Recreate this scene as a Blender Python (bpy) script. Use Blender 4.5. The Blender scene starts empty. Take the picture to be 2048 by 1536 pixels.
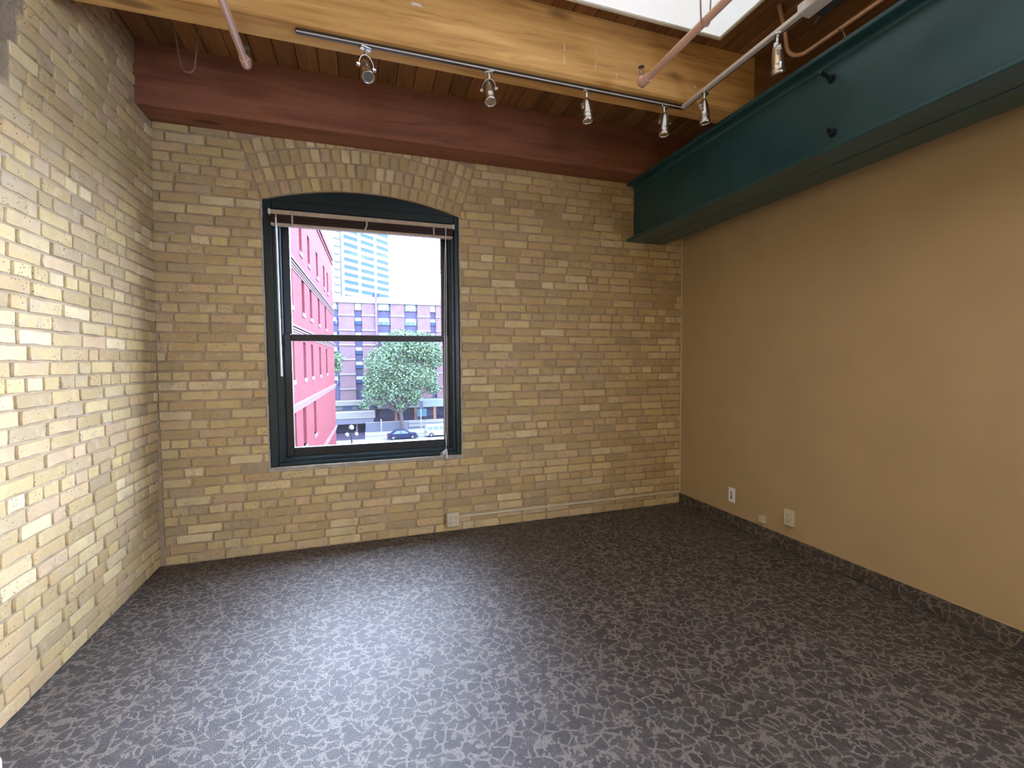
import bpy, math, random
from mathutils import Vector, Matrix, noise as mnoise

random.seed(7)
scene = bpy.context.scene
C = scene.collection
PI = math.pi

# ------------------------------------------------------------------ helpers
def lin(c):
    return tuple(((x/255.0)/12.92 if x/255.0 <= 0.04045 else ((x/255.0+0.055)/1.055)**2.4) for x in c)

class MB:
    """collects geometry for ONE mesh object"""
    def __init__(s):
        s.v, s.f, s.sm, s.mi, s.col = [], [], [], [], []
    def add(s, vs, fs, smooth=False, mi=0, col=(1, 1, 1)):
        o = len(s.v)
        s.v += [tuple(p) for p in vs]
        for f in fs:
            s.f.append([i+o for i in f]); s.sm.append(smooth); s.mi.append(mi); s.col.append(col)
        return s
    def box(s, a, b, mi=0, col=(1, 1, 1), bev=0.0):
        x0, y0, z0 = [min(p, q) for p, q in zip(a, b)]
        x1, y1, z1 = [max(p, q) for p, q in zip(a, b)]
        bev = min(bev, (x1-x0)*.45, (y1-y0)*.45, (z1-z0)*.45)
        if bev <= 0:
            vs = [(x, y, z) for z in (z0, z1) for y in (y0, y1) for x in (x0, x1)]
            fs = [(0, 2, 3, 1), (4, 5, 7, 6), (0, 1, 5, 4), (2, 6, 7, 3), (0, 4, 6, 2), (1, 3, 7, 5)]
            return s.add(vs, fs, False, mi, col)
        vs, idx = [], {}
        lo, hi = (x0, y0, z0), (x1, y1, z1)
        for sx in (0, 1):
            for sy in (0, 1):
                for sz in (0, 1):
                    for ax in range(3):
                        p = []
                        for k, sg in enumerate((sx, sy, sz)):
                            e = hi[k] if sg else lo[k]
                            if k != ax: e += -bev if sg else bev
                            p.append(e)
                        idx[(sx, sy, sz, ax)] = len(vs); vs.append(p)
        fs = []
        R4 = ((0, 0), (1, 0), (1, 1), (0, 1))
        for ax in range(3):
            o1, o2 = [k for k in range(3) if k != ax]
            for sg in (0, 1):
                q = []
                for a1, a2 in R4:
                    t = [0, 0, 0]; t[ax] = sg; t[o1] = a1; t[o2] = a2
                    q.append(idx[(*t, ax)])
                flip = (sg == 1) == (ax == 1)
                fs.append(q[::-1] if flip else q)
            for s1 in (0, 1):
                for s2 in (0, 1):
                    q = []
                    for e in (0, 1):
                        t = [0, 0, 0]; t[ax] = e; t[o1] = s1; t[o2] = s2
                        q.append((idx[(*t, o1)], idx[(*t, o2)]))
                    fs.append([q[0][0], q[0][1], q[1][1], q[1][0]])
        for sx in (0, 1):
            for sy in (0, 1):
                for sz in (0, 1):
                    fs.append([idx[(sx, sy, sz, k)] for k in range(3)])
        return s.add(vs, fs, False, mi, col)
    def cyl(s, p, q, r, r2=None, n=16, mi=0, cap=True, col=(1, 1, 1)):
        p, q = Vector(p), Vector(q); r2 = r if r2 is None else r2
        d = (q-p).normalized(); a = d.orthogonal().normalized(); b = d.cross(a)
        vs = []
        for c, rr in ((p, r), (q, r2)):
            for k in range(n):
                t = 2*PI*k/n
                vs.append(c+a*math.cos(t)*rr+b*math.sin(t)*rr)
        s.add(vs, [[k, (k+1) % n, n+(k+1) % n, n+k] for k in range(n)], True, mi, col)
        if cap:
            s.add(vs, [list(range(n))[::-1], list(range(n, 2*n))], False, mi, col)
        return s
    def tube(s, pts, r, n=10, mi=0, col=(1, 1, 1)):
        pts = [Vector(p) for p in pts]; rs = r if isinstance(r, (list, tuple)) else [r]*len(pts)
        vs = []; a = None
        for i, p in enumerate(pts):
            d = (pts[min(i+1, len(pts)-1)]-pts[max(i-1, 0)])
            d = d.normalized() if d.length > 1e-9 else Vector((0, 0, 1))
            if a is None: a = d.orthogonal().normalized()
            else:
                a = a-d*a.dot(d); a = a.normalized() if a.length > 1e-6 else d.orthogonal().normalized()
            b = d.cross(a)
            for k in range(n):
                t = 2*PI*k/n
                vs.append(p+(a*math.cos(t)+b*math.sin(t))*rs[i])
        m = len(pts)
        fs = [[i*n+k, i*n+(k+1) % n, (i+1)*n+(k+1) % n, (i+1)*n+k] for i in range(m-1) for k in range(n)]
        s.add(vs, fs, True, mi, col)
        s.add(vs[:n], [list(range(n))[::-1]], False, mi, col); s.add(vs[-n:], [list(range(n))], False, mi, col)
        return s
    def lathe(s, prof, origin=(0, 0, 0), axis=(0, 0, 1), n=24, mi=0):
        o, d = Vector(origin), Vector(axis).normalized(); a = d.orthogonal().normalized(); b = d.cross(a)
        vs = []
        for r, h in prof:
            for k in range(n):
                t = 2*PI*k/n
                vs.append(o+d*h+(a*math.cos(t)+b*math.sin(t))*r)
        m = len(prof)
        s.add(vs, [[i*n+k, i*n+(k+1) % n, (i+1)*n+(k+1) % n, (i+1)*n+k] for i in range(m-1) for k in range(n)], True, mi)
        if prof[0][0] > 1e-5: s.add(vs[:n], [list(range(n))[::-1]], False, mi)
        if prof[-1][0] > 1e-5: s.add(vs[-n:], [list(range(n))], False, mi)
        return s
    def prism(s, poly, fn, h0, h1, mi=0, col=(1, 1, 1)):
        """poly: 2-D outline; fn(a, b, h) -> xyz"""
        n = len(poly)
        vs = [fn(a, b, h0) for a, b in poly]+[fn(a, b, h1) for a, b in poly]
        return s.add(vs, [list(range(n))[::-1], list(range(n, 2*n))]+[[k, (k+1) % n, n+(k+1) % n, n+k] for k in range(n)], False, mi, col)

def build(name, mb, mat, parent=None, loc=(0, 0, 0), fixn=True):
    """link the geometry as ONE object; with a parent the vertices are given in world space of an unrotated root, or local (loc = root location)"""
    me = bpy.data.meshes.new(name)
    L = Vector(loc)
    me.from_pydata([tuple(Vector(p)-L) for p in mb.v], [], mb.f)
    for m in (mat if isinstance(mat, (list, tuple)) else [mat]): me.materials.append(m)
    me.polygons.foreach_set('use_smooth', mb.sm)
    me.polygons.foreach_set('material_index', mb.mi)
    at = me.attributes.new('tone', 'FLOAT_COLOR', 'FACE')
    flat = []
    for c in mb.col: flat += [c[0], c[1], c[2], 1.0]
    at.data.foreach_set('color', flat)
    me.validate(); me.update()
    if fixn:
        import bmesh
        bm = bmesh.new(); bm.from_mesh(me)
        bmesh.ops.recalc_face_normals(bm, faces=bm.faces); bm.to_mesh(me); bm.free()
    o = bpy.data.objects.new(name, me); C.objects.link(o)
    if parent is not None:
        o.parent = parent
    else:
        o.location = L
    return o

def tag(o, label=None, cat=None, group=None, kind=None):
    if label: o['label'] = label
    if cat: o['category'] = cat
    if group: o['group'] = group
    if kind: o['kind'] = kind
    return o

def thing(name, label, cat, loc=(0, 0, 0), rot=(0, 0, 0), group=None, kind=None):
    o = bpy.data.objects.new(name, None); C.objects.link(o)
    o.empty_display_size = .05; o.location = loc; o.rotation_euler = rot
    return tag(o, label, cat, group, kind)

def part(name, mb, mat, root, sub=None, label=None):
    """part of an unrotated root; mb in world coordinates"""
    r = root
    o = build(name, mb, mat, sub or root, tuple(r.location))
    if label: o['label'] = label
    return o

def lpart(name, mb, mat, parent, label=None):
    """part whose geometry is already local to its parent"""
    o = build(name, mb, mat, parent, (0, 0, 0))
    if label: o['label'] = label
    return o

# ------------------------------------------------------------------ materials
def new_mat(name):
    m = bpy.data.materials.new(name); m.use_nodes = True
    nt = m.node_tree; nt.nodes.clear()
    out = nt.nodes.new('ShaderNodeOutputMaterial'); b = nt.nodes.new('ShaderNodeBsdfPrincipled')
    nt.links.new(b.outputs[0], out.inputs[0])
    return m, nt, b, out

class NT:
    def __init__(s, nt): s.nt = nt
    def n(s, t, **kw):
        x = s.nt.nodes.new(t)
        for k, v in kw.items(): setattr(x, k, v)
        return x
    def l(s, a, b): s.nt.links.new(a, b)
    def pos(s, scale=(1, 1, 1), obj=True):
        tc = s.n('ShaderNodeTexCoord'); mp = s.n('ShaderNodeMapping')
        mp.inputs['Scale'].default_value = scale
        s.l(tc.outputs['Object'], mp.inputs[0]); return mp.outputs[0]
    def noise(s, vec, scale, detail=4, rough=.55, dist=0):
        x = s.n('ShaderNodeTexNoise'); x.inputs['Scale'].default_value = scale; x.inputs['Detail'].default_value = detail
        x.inputs['Roughness'].default_value = rough; x.inputs['Distortion'].default_value = dist
        s.l(vec, x.inputs['Vector']); return x.outputs['Fac']
    def noisec(s, vec, scale, detail=2):
        x = s.n('ShaderNodeTexNoise'); x.inputs['Scale'].default_value = scale; x.inputs['Detail'].default_value = detail
        s.l(vec, x.inputs['Vector']); return x.outputs['Color']
    def voro(s, vec, scale, feature='F1', out='Distance', rnd=1):
        x = s.n('ShaderNodeTexVoronoi', feature=feature); x.inputs['Scale'].default_value = scale
        x.inputs['Randomness'].default_value = rnd
        s.l(vec, x.inputs['Vector']); return x.outputs[out]
    def rng(s, v, a, b, c=0, d=1, smooth=True):
        x = s.n('ShaderNodeMapRange', interpolation_type='SMOOTHSTEP' if smooth else 'LINEAR')
        for i, q in enumerate((a, b, c, d)): x.inputs[1+i].default_value = q
        s.l(v, x.inputs[0]); return x.outputs[0]
    def mix(s, fac, a, b, mode='MIX'):
        x = s.n('ShaderNodeMix', data_type='RGBA', blend_type=mode)
        for i, q in ((0, fac), (6, a), (7, b)):
            if isinstance(q, (int, float)): x.inputs[i].default_value = q
            elif isinstance(q, tuple): x.inputs[i].default_value = (*q[:3], 1)
            else: s.l(q, x.inputs[i])
        return x.outputs[2]
    def math(s, op, a, b=0.0):
        x = s.n('ShaderNodeMath', operation=op)
        for i, q in ((0, a), (1, b)):
            if isinstance(q, (int, float)): x.inputs[i].default_value = q
            else: s.l(q, x.inputs[i])
        return x.outputs[0]
    def vadd(s, a, b, scale=1.0):
        m = s.n('ShaderNodeVectorMath', operation='SUBTRACT'); s.l(b, m.inputs[0]); m.inputs[1].default_value = (.5, .5, .5)
        k = s.n('ShaderNodeVectorMath', operation='SCALE'); s.l(m.outputs[0], k.inputs[0]); k.inputs['Scale'].default_value = scale
        x = s.n('ShaderNodeVectorMath', operation='ADD'); s.l(a, x.inputs[0]); s.l(k.outputs[0], x.inputs[1]); return x.outputs[0]
    def attr(s, name='tone'):
        x = s.n('ShaderNodeAttribute', attribute_name=name); return x.outputs['Color']
    def bump(s, h, bsdf, strength=.5, dist=.005):
        x = s.n('ShaderNodeBump'); x.inputs['Strength'].default_value = strength; x.inputs['Distance'].default_value = dist
        s.l(h, x.inputs['Height']); s.l(x.outputs[0], bsdf.inputs['Normal'])

def plain(name, col, rough=.5, metal=0.0, var=.06, scale=8, bump=0.0, spec=.5):
    """paint / plastic / metal with a slight procedural variation"""
    m, nt, b, out = new_mat(name); k = NT(nt)
    p = k.pos(); f = k.noise(p, scale, 4)
    hi = tuple(min(1, c*(1+var)) for c in col); lo = tuple(c*(1-var) for c in col)
    k.l(k.mix(k.rng(f, .3, .7), lo, hi), b.inputs['Base Color'])
    b.inputs['Roughness'].default_value = rough; b.inputs['Metallic'].default_value = metal
    b.inputs['Specular IOR Level'].default_value = spec
    if bump: k.bump(k.noise(p, scale*12, 3), b, bump, .002)
    return m

def brick_material():
    m, nt, b, out = new_mat('cream_brick'); k = NT(nt)
    p = k.pos()
    base = k.attr()
    big = k.noise(p, 9, 4, .6)
    c = k.mix(k.rng(big, .35, .75, 0, .35), base, (.36, .25, .125))
    c = k.mix(k.rng(k.noise(p, 16, 3, .6), .52, .8, 0, .5), c, (.62, .485, .275))
    # mortar smears and lime stains over the faces
    sm = k.noise(p, 7.5, 7, .78, .6)
    c = k.mix(k.rng(sm, .51, .66, 0, .80), c, (.44, .33, .21))
    c = k.mix(k.rng(k.noise(p, 4.7, 8, .82, .8), .63, .72, 0, .75), c, (.60, .51, .45))
    # iron spots and small pits
    pit = k.voro(p, 62)
    pm = k.math('MULTIPLY', k.rng(pit, .12, .22, 1, 0), k.rng(k.noise(p, 7, 2), .49, .58))
    c = k.mix(k.math('MULTIPLY', pm, .85), c, (.10, .060, .038))
    k.l(c, b.inputs['Base Color']); b.inputs['Roughness'].default_value = .88
    b.inputs['Specular IOR Level'].default_value = .25
    h = k.math('SUBTRACT', k.noise(p, 60, 5, .65), k.math('MULTIPLY', pm, .8))
    k.bump(h, b, .6, .004)
    return m

def mortar_material():
    m, nt, b, out = new_mat('lime_mortar'); k = NT(nt)
    p = k.pos()
    c = k.mix(k.rng(k.noise(p, 6, 5, .6), .3, .7), (.33, .235, .138), (.44, .33, .205))
    c = k.mix(k.rng(k.noise(p, 4.1, 7, .8, .5), .58, .70, 0, .8), c, (.62, .53, .48))
    k.l(c, b.inputs['Base Color']); b.inputs['Roughness'].default_value = .95
    b.inputs['Specular IOR Level'].default_value = .15
    k.bump(k.noise(p, 70, 5, .7), b, .9, .006)
    return m

def wood_material(name, axis, lo, mid, hi, tone=False, knots=True, rough=.62):
    m, nt, b, out = new_mat(name); k = NT(nt)
    sc = {'x': (.55, 7, 7), 'y': (7, .55, 7), 'z': (7, 7, .55)}[axis]
    p = k.pos(sc)
    p2 = k.vadd(p, k.noisec(p, 1.1, 3), .9)
    g = k.noise(p2, 2.2, 6, .62, .8)
    fine = k.noise(k.pos(tuple(q*(9 if q > 1 else 2.2) for q in sc)), 1.5, 4, .6)
    c = k.mix(k.rng(g, .30, .52), lo, mid)
    c = k.mix(k.rng(g, .5, .74), c, hi)
    c = k.mix(k.rng(fine, .45, .8, 0, .35), c, lo)
    if knots:
        kn = k.voro(k.pos({'x': (1.2, 4, 4), 'y': (4, 1.2, 4), 'z': (4, 4, 1.2)}[axis]), .9)
        c = k.mix(k.rng(kn, .05, .13, .75, 0), c, tuple(q*.35 for q in lo))
    if tone: c = k.mix(1.0, c, k.attr(), 'MULTIPLY')
    k.l(c, b.inputs['Base Color']); b.inputs['Roughness'].default_value = rough
    b.inputs['Specular IOR Level'].default_value = .3
    k.bump(k.math('ADD', g, k.math('MULTIPLY', fine, .5)), b, .25, .004)
    return m

def carpet_material():
    m, nt, b, out = new_mat('loop_carpet'); k = NT(nt)
    p = k.pos()
    w = k.vadd(p, k.noisec(p, 13, 2), .026)
    w = k.vadd(w, k.noisec(p, 150, 2), .006)
    e = k.voro(w, 23, 'DISTANCE_TO_EDGE', 'Distance', .95)
    w2 = k.vadd(k.vadd(k.pos((1.0, .55, 1.0)), k.noisec(p, 10, 2), .036), k.noisec(p, 150, 2), .006)
    e2 = k.voro(w2, 17.0, 'DISTANCE_TO_EDGE', 'Distance', 1)
    l1 = k.math('MULTIPLY', k.rng(e, .045, .105, 1, 0), k.rng(k.noise(p, 22, 2), .42, .48))
    l2 = k.math('MULTIPLY', k.rng(e2, .030, .075, 1, 0), k.rng(k.noise(k.pos((1.3, 1.1, 1)), 16, 2), .54, .59))
    line = k.math('MAXIMUM', l1, l2)
    c = k.mix(k.rng(k.noise(p, 12, 3), .35, .65), (.034, .024, .020), (.058, .044, .036))
    c = k.mix(k.rng(k.noise(p, 5.5, 3), .56, .70, 0, .45), c, (.034, .038, .044))
    c = k.mix(k.rng(k.noise(p, 8.7, 3), .60, .72, 0, .35), c, (.052, .034, .028))
    c = k.mix(line, c, (.128, .100, .076))
    tuft = k.n('ShaderNodeTexVoronoi'); tuft.inputs['Scale'].default_value = 210
    k.l(p, tuft.inputs['Vector'])
    sep = k.n('ShaderNodeSeparateColor'); k.l(tuft.outputs['Color'], sep.inputs[0])
    c = k.mix(1.0, c, k.mix(sep.outputs[0], (.62, .62, .62), (1.38, 1.38, 1.38)), 'MULTIPLY')
    k.l(c, b.inputs['Base Color']); b.inputs['Roughness'].default_value = .70
    k.l(k.rng(line, 0, 1, .75, 1.0), b.inputs['Specular IOR Level'])
    k.bump(k.math('SUBTRACT', k.math('MULTIPLY', line, .4), tuft.outputs['Distance']), b, .35, .003)
    return m

def glass_material(name, haze):
    m, nt, b, out = new_mat(name); k = NT(nt); nt.nodes.remove(b)
    tr = k.n('ShaderNodeBsdfTransparent'); gl = k.n('ShaderNodeBsdfGlossy'); gl.inputs['Roughness'].default_value = .02
    tr.inputs[0].default_value = (.97, .985, .98, 1)
    fr = k.n('ShaderNodeFresnel'); fr.inputs[0].default_value = 1.45
    mx = k.n('ShaderNodeMixShader'); k.l(k.math('MULTIPLY', fr.outputs[0], .6), mx.inputs[0]); k.l(tr.outputs[0], mx.inputs[1]); k.l(gl.outputs[0], mx.inputs[2])
    ts = k.n('ShaderNodeBsdfTranslucent'); ts.inputs[0].default_value = (.9, .95, 1, 1)
    m2 = k.n('ShaderNodeMixShader')
    k.l(k.rng(k.noise(k.pos(), 2.3, 4), .3, .7, haze*.6, haze*1.4), m2.inputs[0]); k.l(mx.outputs[0], m2.inputs[1]); k.l(ts.outputs[0], m2.inputs[2])
    k.l(m2.outputs[0], out.inputs[0])
    return m

def emit_material(name, col, strength, base=(.8, .8, .8)):
    m, nt, b, out = new_mat(name); k = NT(nt)
    p = k.pos(); f = k.noise(p, 1.6, 3)
    b.inputs['Base Color'].default_value = (*base, 1); b.inputs['Roughness'].default_value = .35
    k.l(k.mix(k.rng(f, .3, .7), tuple(c*.93 for c in col), col), b.inputs['Emission Color'])
    b.inputs['Emission Strength'].default_value = strength
    return m

def ext_brick(name, a, b_, sc=(1, 1, 1), mortar=.15):
    m, nt, b, out = new_mat(name); k = NT(nt)
    p = k.pos(sc)
    c = k.mix(k.rng(k.noise(p, .9, 5, .7), .3, .7), a, b_)
    c = k.mix(k.rng(k.noise(p, 6, 4, .7), .45, .8, 0, mortar), c, tuple(min(1, q*1.9) for q in b_))
    k.l(c, b.inputs['Base Color']); b.inputs['Roughness'].default_value = .95; b.inputs['Specular IOR Level'].default_value = .1
    return m

M = {}
M['brick'] = brick_material(); M['mortar'] = mortar_material(); M['carpet'] = carpet_material()
M['beam_gold'] = wood_material('fir_timber', 'x', (.40, .195, .055), (.60, .330, .104), (.72, .435, .160))
M['beam_red'] = wood_material('dim_red_timber', 'x', (.18, .066, .036), (.26, .100, .052), (.32, .132, .066))  # redder wood, with the weak light on it darkened into the colour
M['beam_shade'] = wood_material('shaded_timber', 'x', (.19, .085, .03), (.30, .145, .05), (.38, .20, .075))  # golden beam ends: shade over the girder darkened into the wood colour
M['deck'] = wood_material('deck_planks', 'y', (.17, .075, .026), (.28, .135, .050), (.36, .19, .075), tone=True)
M['tan'] = plain('tan_wall_paint', (.43, .305, .165), .75, 0, .03, 3, .25, .25)
M['steel'] = plain('teal_steel_paint', (.018, .066, .076), .32, 0, .12, 5, .06, .5)
M['steel_dark'] = plain('dark_bolt_steel', (.010, .022, .024), .4, 0, .1, 20)
M['green'] = plain('dark_green_paint', (.006, .018, .021), .30, 0, .1, 14, .05, .5)
M['sash'] = plain('dark_bronze_sash', (.012, .013, .014), .35, 0, .1, 14, 0, .5)
M['glass'] = glass_material('window_glass', .0001); M['glass_hazy'] = glass_material('hazy_window_glass', .0008)  # lower pane carries the bloom haze as a faint veil
M['ivory'] = plain('ivory_plastic', (.56, .49, .35), .45, 0, .03, 10)
M['white'] = plain('white_plastic', (.78, .78, .80), .4, 0, .02, 10)
M['slot'] = plain('dark_slot', (.03, .025, .02), .6)
M['walnut'] = plain('walnut_slats', (.040, .020, .014), .4, 0, .25, 30)
M['rail_tan'] = plain('tan_blind_rail', (.42, .31, .21), .4, 0, .08, 20)
M['cord'] = plain('white_cord', (.62, .60, .58), .7)
M['tape'] = plain('tan_ladder_cord', (.40, .33, .25), .8)
M['wand'] = plain('clear_wand', (.70, .72, .80), .15, 0, .03, 10)
M['chrome'] = plain('brushed_nickel', (.62, .58, .55), .24, 1.0, .05, 30)
M['rail'] = plain('bronze_track', (.055, .045, .040), .35, .3, .1, 20)
M['rail_lit'] = plain('lit_track', (.62, .57, .52), .38, .25, .05, 20)  # lit look of the track put into a paler colour
M['lens'] = plain('lamp_lens', (.86, .95, .97), .35, 0, .06, 90, .7)
M['pipe'] = plain('copper_pink_pipe', (.66, .42, .32), .38, 0.25, .06, 12)
M['conduit'] = plain('copper_conduit', (.58, .34, .20), .38, 0.3, .08, 12)
M['brass'] = plain('dull_brass', (.22, .19, .15), .4, .6, .1, 30)
M['hanger'] = plain('hanger_wire', (.36, .22, .18), .5, .2, .1, 20)
M['sky_panel'] = emit_material('skylight_diffuser', (.90, .95, 1.0), 1.0)
M['rear_fill'] = emit_material('rear_fill_panel', (.92, .96, 1.0), 1.0)
M['cream'] = plain('cream_frame_paint', (.70, .66, .56), .45)
M['sill'] = plain('mortar_sill', (.36, .31, .25), .95, 0, .15, 14, .5)
M['chalk'] = plain('chalk_mark', (.72, .58, .42), .9)
M['caulk'] = plain('caulk_bead', (.55, .45, .32), .6)

# ------------------------------------------------------------------ room numbers
XR = 3.985            # right wall
YB = -6.4             # rear wall
ZB = 2.807            # underside of timber beams
ZD = 3.15             # underside of deck
WX0, WX1, WZ0 = .626, 1.962, .591
ACX, AR, ACZ = 1.294, 2.139, .365          # window arch
AHALF = math.asin((WX1-ACX)/AR)
SPRING = ACZ+AR*math.cos(AHALF)
def arch_z(x, r=AR): return ACZ+math.sqrt(max(0, r*r-(x-ACX)**2))

# ------------------------------------------------------------------ brick walls
TONES = [(.47, .335, 0.150), (.51, .375, 0.176), (.43, .30, 0.133), (.54, .405, 0.202), (.46, .315, 0.159), (.40, .28, 0.133), (.57, .44, 0.241), (.49, .335, 0.185), (.38, .275, 0.146), (.50, .36, 0.155), (.44, .30, 0.138)]
def tone(r):
    t = r.choice(TONES); g = r.uniform(.98, 1.24)
    return tuple(c*g for c in t)

def brick(mb, quad, fn, depth, r):
    """quad: 4 corners (a,b) of a brick face, fn(a,b,h)->xyz, h = height off the mortar face"""
    q = [Vector((a, b)) for a, b in quad]
    cen = sum(q, Vector((0, 0)))/4
    per = []
    lens = [(q[(i+1) % 4]-q[i]).length for i in range(4)]
    for i in range(4):
        n = 4 if lens[i] > .13 else 2
        for j in range(n):
            p = q[i].lerp(q[(i+1) % 4], j/n)
            if j == 0: p = p.lerp(cen, .012+.02*r.random()*(.11/max(lens[i], .05)))
            p = p+Vector((r.uniform(-1, 1), r.uniform(-1, 1)))*.0019
            per.append(p)
    n = len(per)
    d = depth+r.uniform(-.0025, .003); tl = r.uniform(-.02, .02); tb = r.uniform(-.03, .03)
    vs = [fn(p.x, p.y, -.006) for p in per]
    ins = []
    for p in per:
        v = cen-p; ins.append(p+v.normalized()*.0048)
    vs += [fn(p.x, p.y, d*.75+(p.x-cen.x)*tl+(p.y-cen.y)*tb) for p in [a.lerp(b, .35) for a, b in zip(per, ins)]]
    vs += [fn(p.x, p.y, d+(p.x-cen.x)*tl+(p.y-cen.y)*tb) for p in ins]
    fs = [[k, (k+1) % n, n+(k+1) % n, n+k] for k in range(n)]+[[n+k, n+(k+1) % n, 2*n+(k+1) % n, 2*n+k] for k in range(n)]
    fs.append([2*n+k for k in range(n)])
    mb.add(vs, fs, True, 0, tone(r))
    mb.sm[-1] = False

def courses(a0, a1, z1, r):
    """yield brick cells (a_start, a_end, z0, z1)"""
    k = 0; pitch = .0628
    while k*pitch < z1:
        z = k*pitch; a = a0-r.uniform(0, .2)
        header = (k % 7 == 5)
        while a < a1:
            if header: w = r.uniform(.098, .112)
            else: w = r.uniform(.198, .222) if r.random() > .13 else r.uniform(.09, .12)
            dz = .0022*math.sin(a*2.1+k*.7)
            yield max(a, a0), min(a+w, a1), z+dz, z+pitch+dz
            a += w
        k += 1

def far_wall():
    r = random.Random(11); mb = MB()
    fn = lambda a, b, h: (a, -h, b)
    J = .0048
    for a0, a1, z0, z1 in courses(0.0, XR, 2.93, r):
        zm = (z0+z1)/2
        if zm < SPRING: cut = (WX0, WX1) if zm > WZ0-.01 else None
        else:
            t = math.tan(AHALF); e = (zm-SPRING)*t*.98
            cut = (WX0-e-.004, WX1+e+.004)
        if zm > WZ0-.03 and zm <= WZ0-.01: cut = None
        pieces = [(a0, a1)]
        if cut:
            pieces = []
            if a0 < cut[0]: pieces.append((a0, min(a1, cut[0]+J)))
            if a1 > cut[1]: pieces.append((max(a0, cut[1]-J), a1))
        zt = z1
        if z0 < WZ0 < z1 and a1 > WX0 and a0 < WX1: zt = min(z1, WZ0-.012)
        for p, q in pieces:
            if q-p < .03 or zt-z0 < .03: continue
            brick(mb, [(p+J, z0+J), (q-J, z0+J), (q-J, zt-J), (p+J, zt-J)], fn, .0065, r)
    # four header rings of the segmental arch
    for ring in range(4):
        r0 = AR+.003+ring*.0975; r1 = r0+.0885
        n = int(round(2*AHALF*r0/.0655)); off = (ring % 2)*.3
        for i in range(n):
            t0 = -AHALF+2*AHALF*(i+.02)/n; t1 = -AHALF+2*AHALF*(i+.98)/n
            g = .0045/r0
            pts = [(ACX+R_*math.sin(t), ACZ+R_*math.cos(t)) for R_, t in ((r0, t0+g), (r0, t1-g), (r1, t1-g), (r1, t0+g))]
            if pts[0][1] > 2.93: continue
            brick(mb, pts, fn, .0065, r)
    # mortar body with the window opening
    y0, y1 = 0.0, .36
    for (xa, xb, za, zb) in ((-.2, WX0, 0, 3.3), (WX1, XR+.2, 0, 3.3), (WX0, WX1, 0, WZ0-.002)):
        mb.box((xa, y0, za), (xb, y1, zb), 1)
    n = 28
    xs = [WX0+(WX1-WX0)*i/n for i in range(n+1)]
    poly = [(x, arch_z(x)) for x in xs]+[(WX1, 3.3), (WX0, 3.3)]
    mb.prism(poly, lambda a, b, h: (a, h, b), y0, y1, 1)
    w = build('wall_far', mb, [M['brick'], M['mortar']], fixn=False)
    import bmesh
    bm = bmesh.new(); bm.from_mesh(w.data); bmesh.ops.recalc_face_normals(bm, faces=bm.faces); bm.to_mesh(w.data); bm.free()
    tag(w, 'cream brick wall with the arched window', kind='structure')
far_wall()

def lean(z): return -.0285+.0571*z/ZB
SLOT = [(-1.150, 2.65, 3.2), (-1.192, 2.49, 2.65), (-1.240, 2.345, 2.49)]      # toothed chase under the second beam: right edge per step
SLOT_L = -1.283
def left_wall():
    r = random.Random(5); mb = MB()
    fn = lambda a, b, h: (lean(b)+h, a, b)
    J = .0048
    for a0, a1, z0, z1 in courses(0.0, 6.4, 3.14, r):
        zm = (z0+z1)/2
        pieces = [(-a1, -a0)]
        for (yr, za, zb) in SLOT:
            if za < zm < zb:
                y0, y1 = -a1, -a0; pieces = []
                if y0 < SLOT_L: pieces.append((y0, min(y1, SLOT_L)))
                if y1 > yr: pieces.append((max(y0, yr), y1))
        for p, q in pieces:
            if q-p < .028: continue
            if zm > ZB-.02 and (-.232 < (p+q)/2 or -1.2 < (p+q)/2 < -1.02): continue
            brick(mb, [(p+J, z0+J), (q-J, z0+J), (q-J, z1-J), (p+J, z1-J)], fn, .0065, r)
    def slab(ya, yb, za, zb, front=0.0):
        vs = []
        for z in (za, zb):
            for y in (ya, yb):
                vs += [(lean(z)-front, y, z), (-.35, y, z)]
        mb.add(vs, [(0, 2, 6, 4), (1, 5, 7, 3), (0, 4, 5, 1), (2, 3, 7, 6), (0, 1, 3, 2), (4, 6, 7, 5)], False, 1)
    slab(YB, SLOT_L, 0, 3.25); slab(SLOT_L, 0.3, 0, SLOT[2][1])
    for yr, za, zb in SLOT: slab(yr, .3, za, min(zb, 3.25))
    slab(SLOT_L, -1.15, 2.345, 3.25, .13)
    w = build('wall_left', mb, [M['brick'], M['mortar']])
    tag(w, 'cream brick wall on the left', kind='structure')
left_wall()

RW = (-6.0, -4.1, .85, 2.4)                     # unseen opening added in the right wall to light the brick walls
mb = MB()
for y0, y1, z0, z1 in ((YB, RW[0], 0, 3.25), (RW[1], .0, 0, 3.25), (RW[0], RW[1], 0, RW[2]), (RW[0], RW[1], RW[3], 3.25)): mb.box((XR, y0, z0), (XR+.15, y1, z1))
tag(build('wall_right', mb, M['tan']), 'tan painted wall on the right', kind='structure')
mb = MB(); mb.box((-.35, YB-.2, 0), (XR+.15, YB, 3.25))
tag(build('wall_rear', mb, M['tan']), 'tan painted wall behind the camera', kind='structure')

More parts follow.
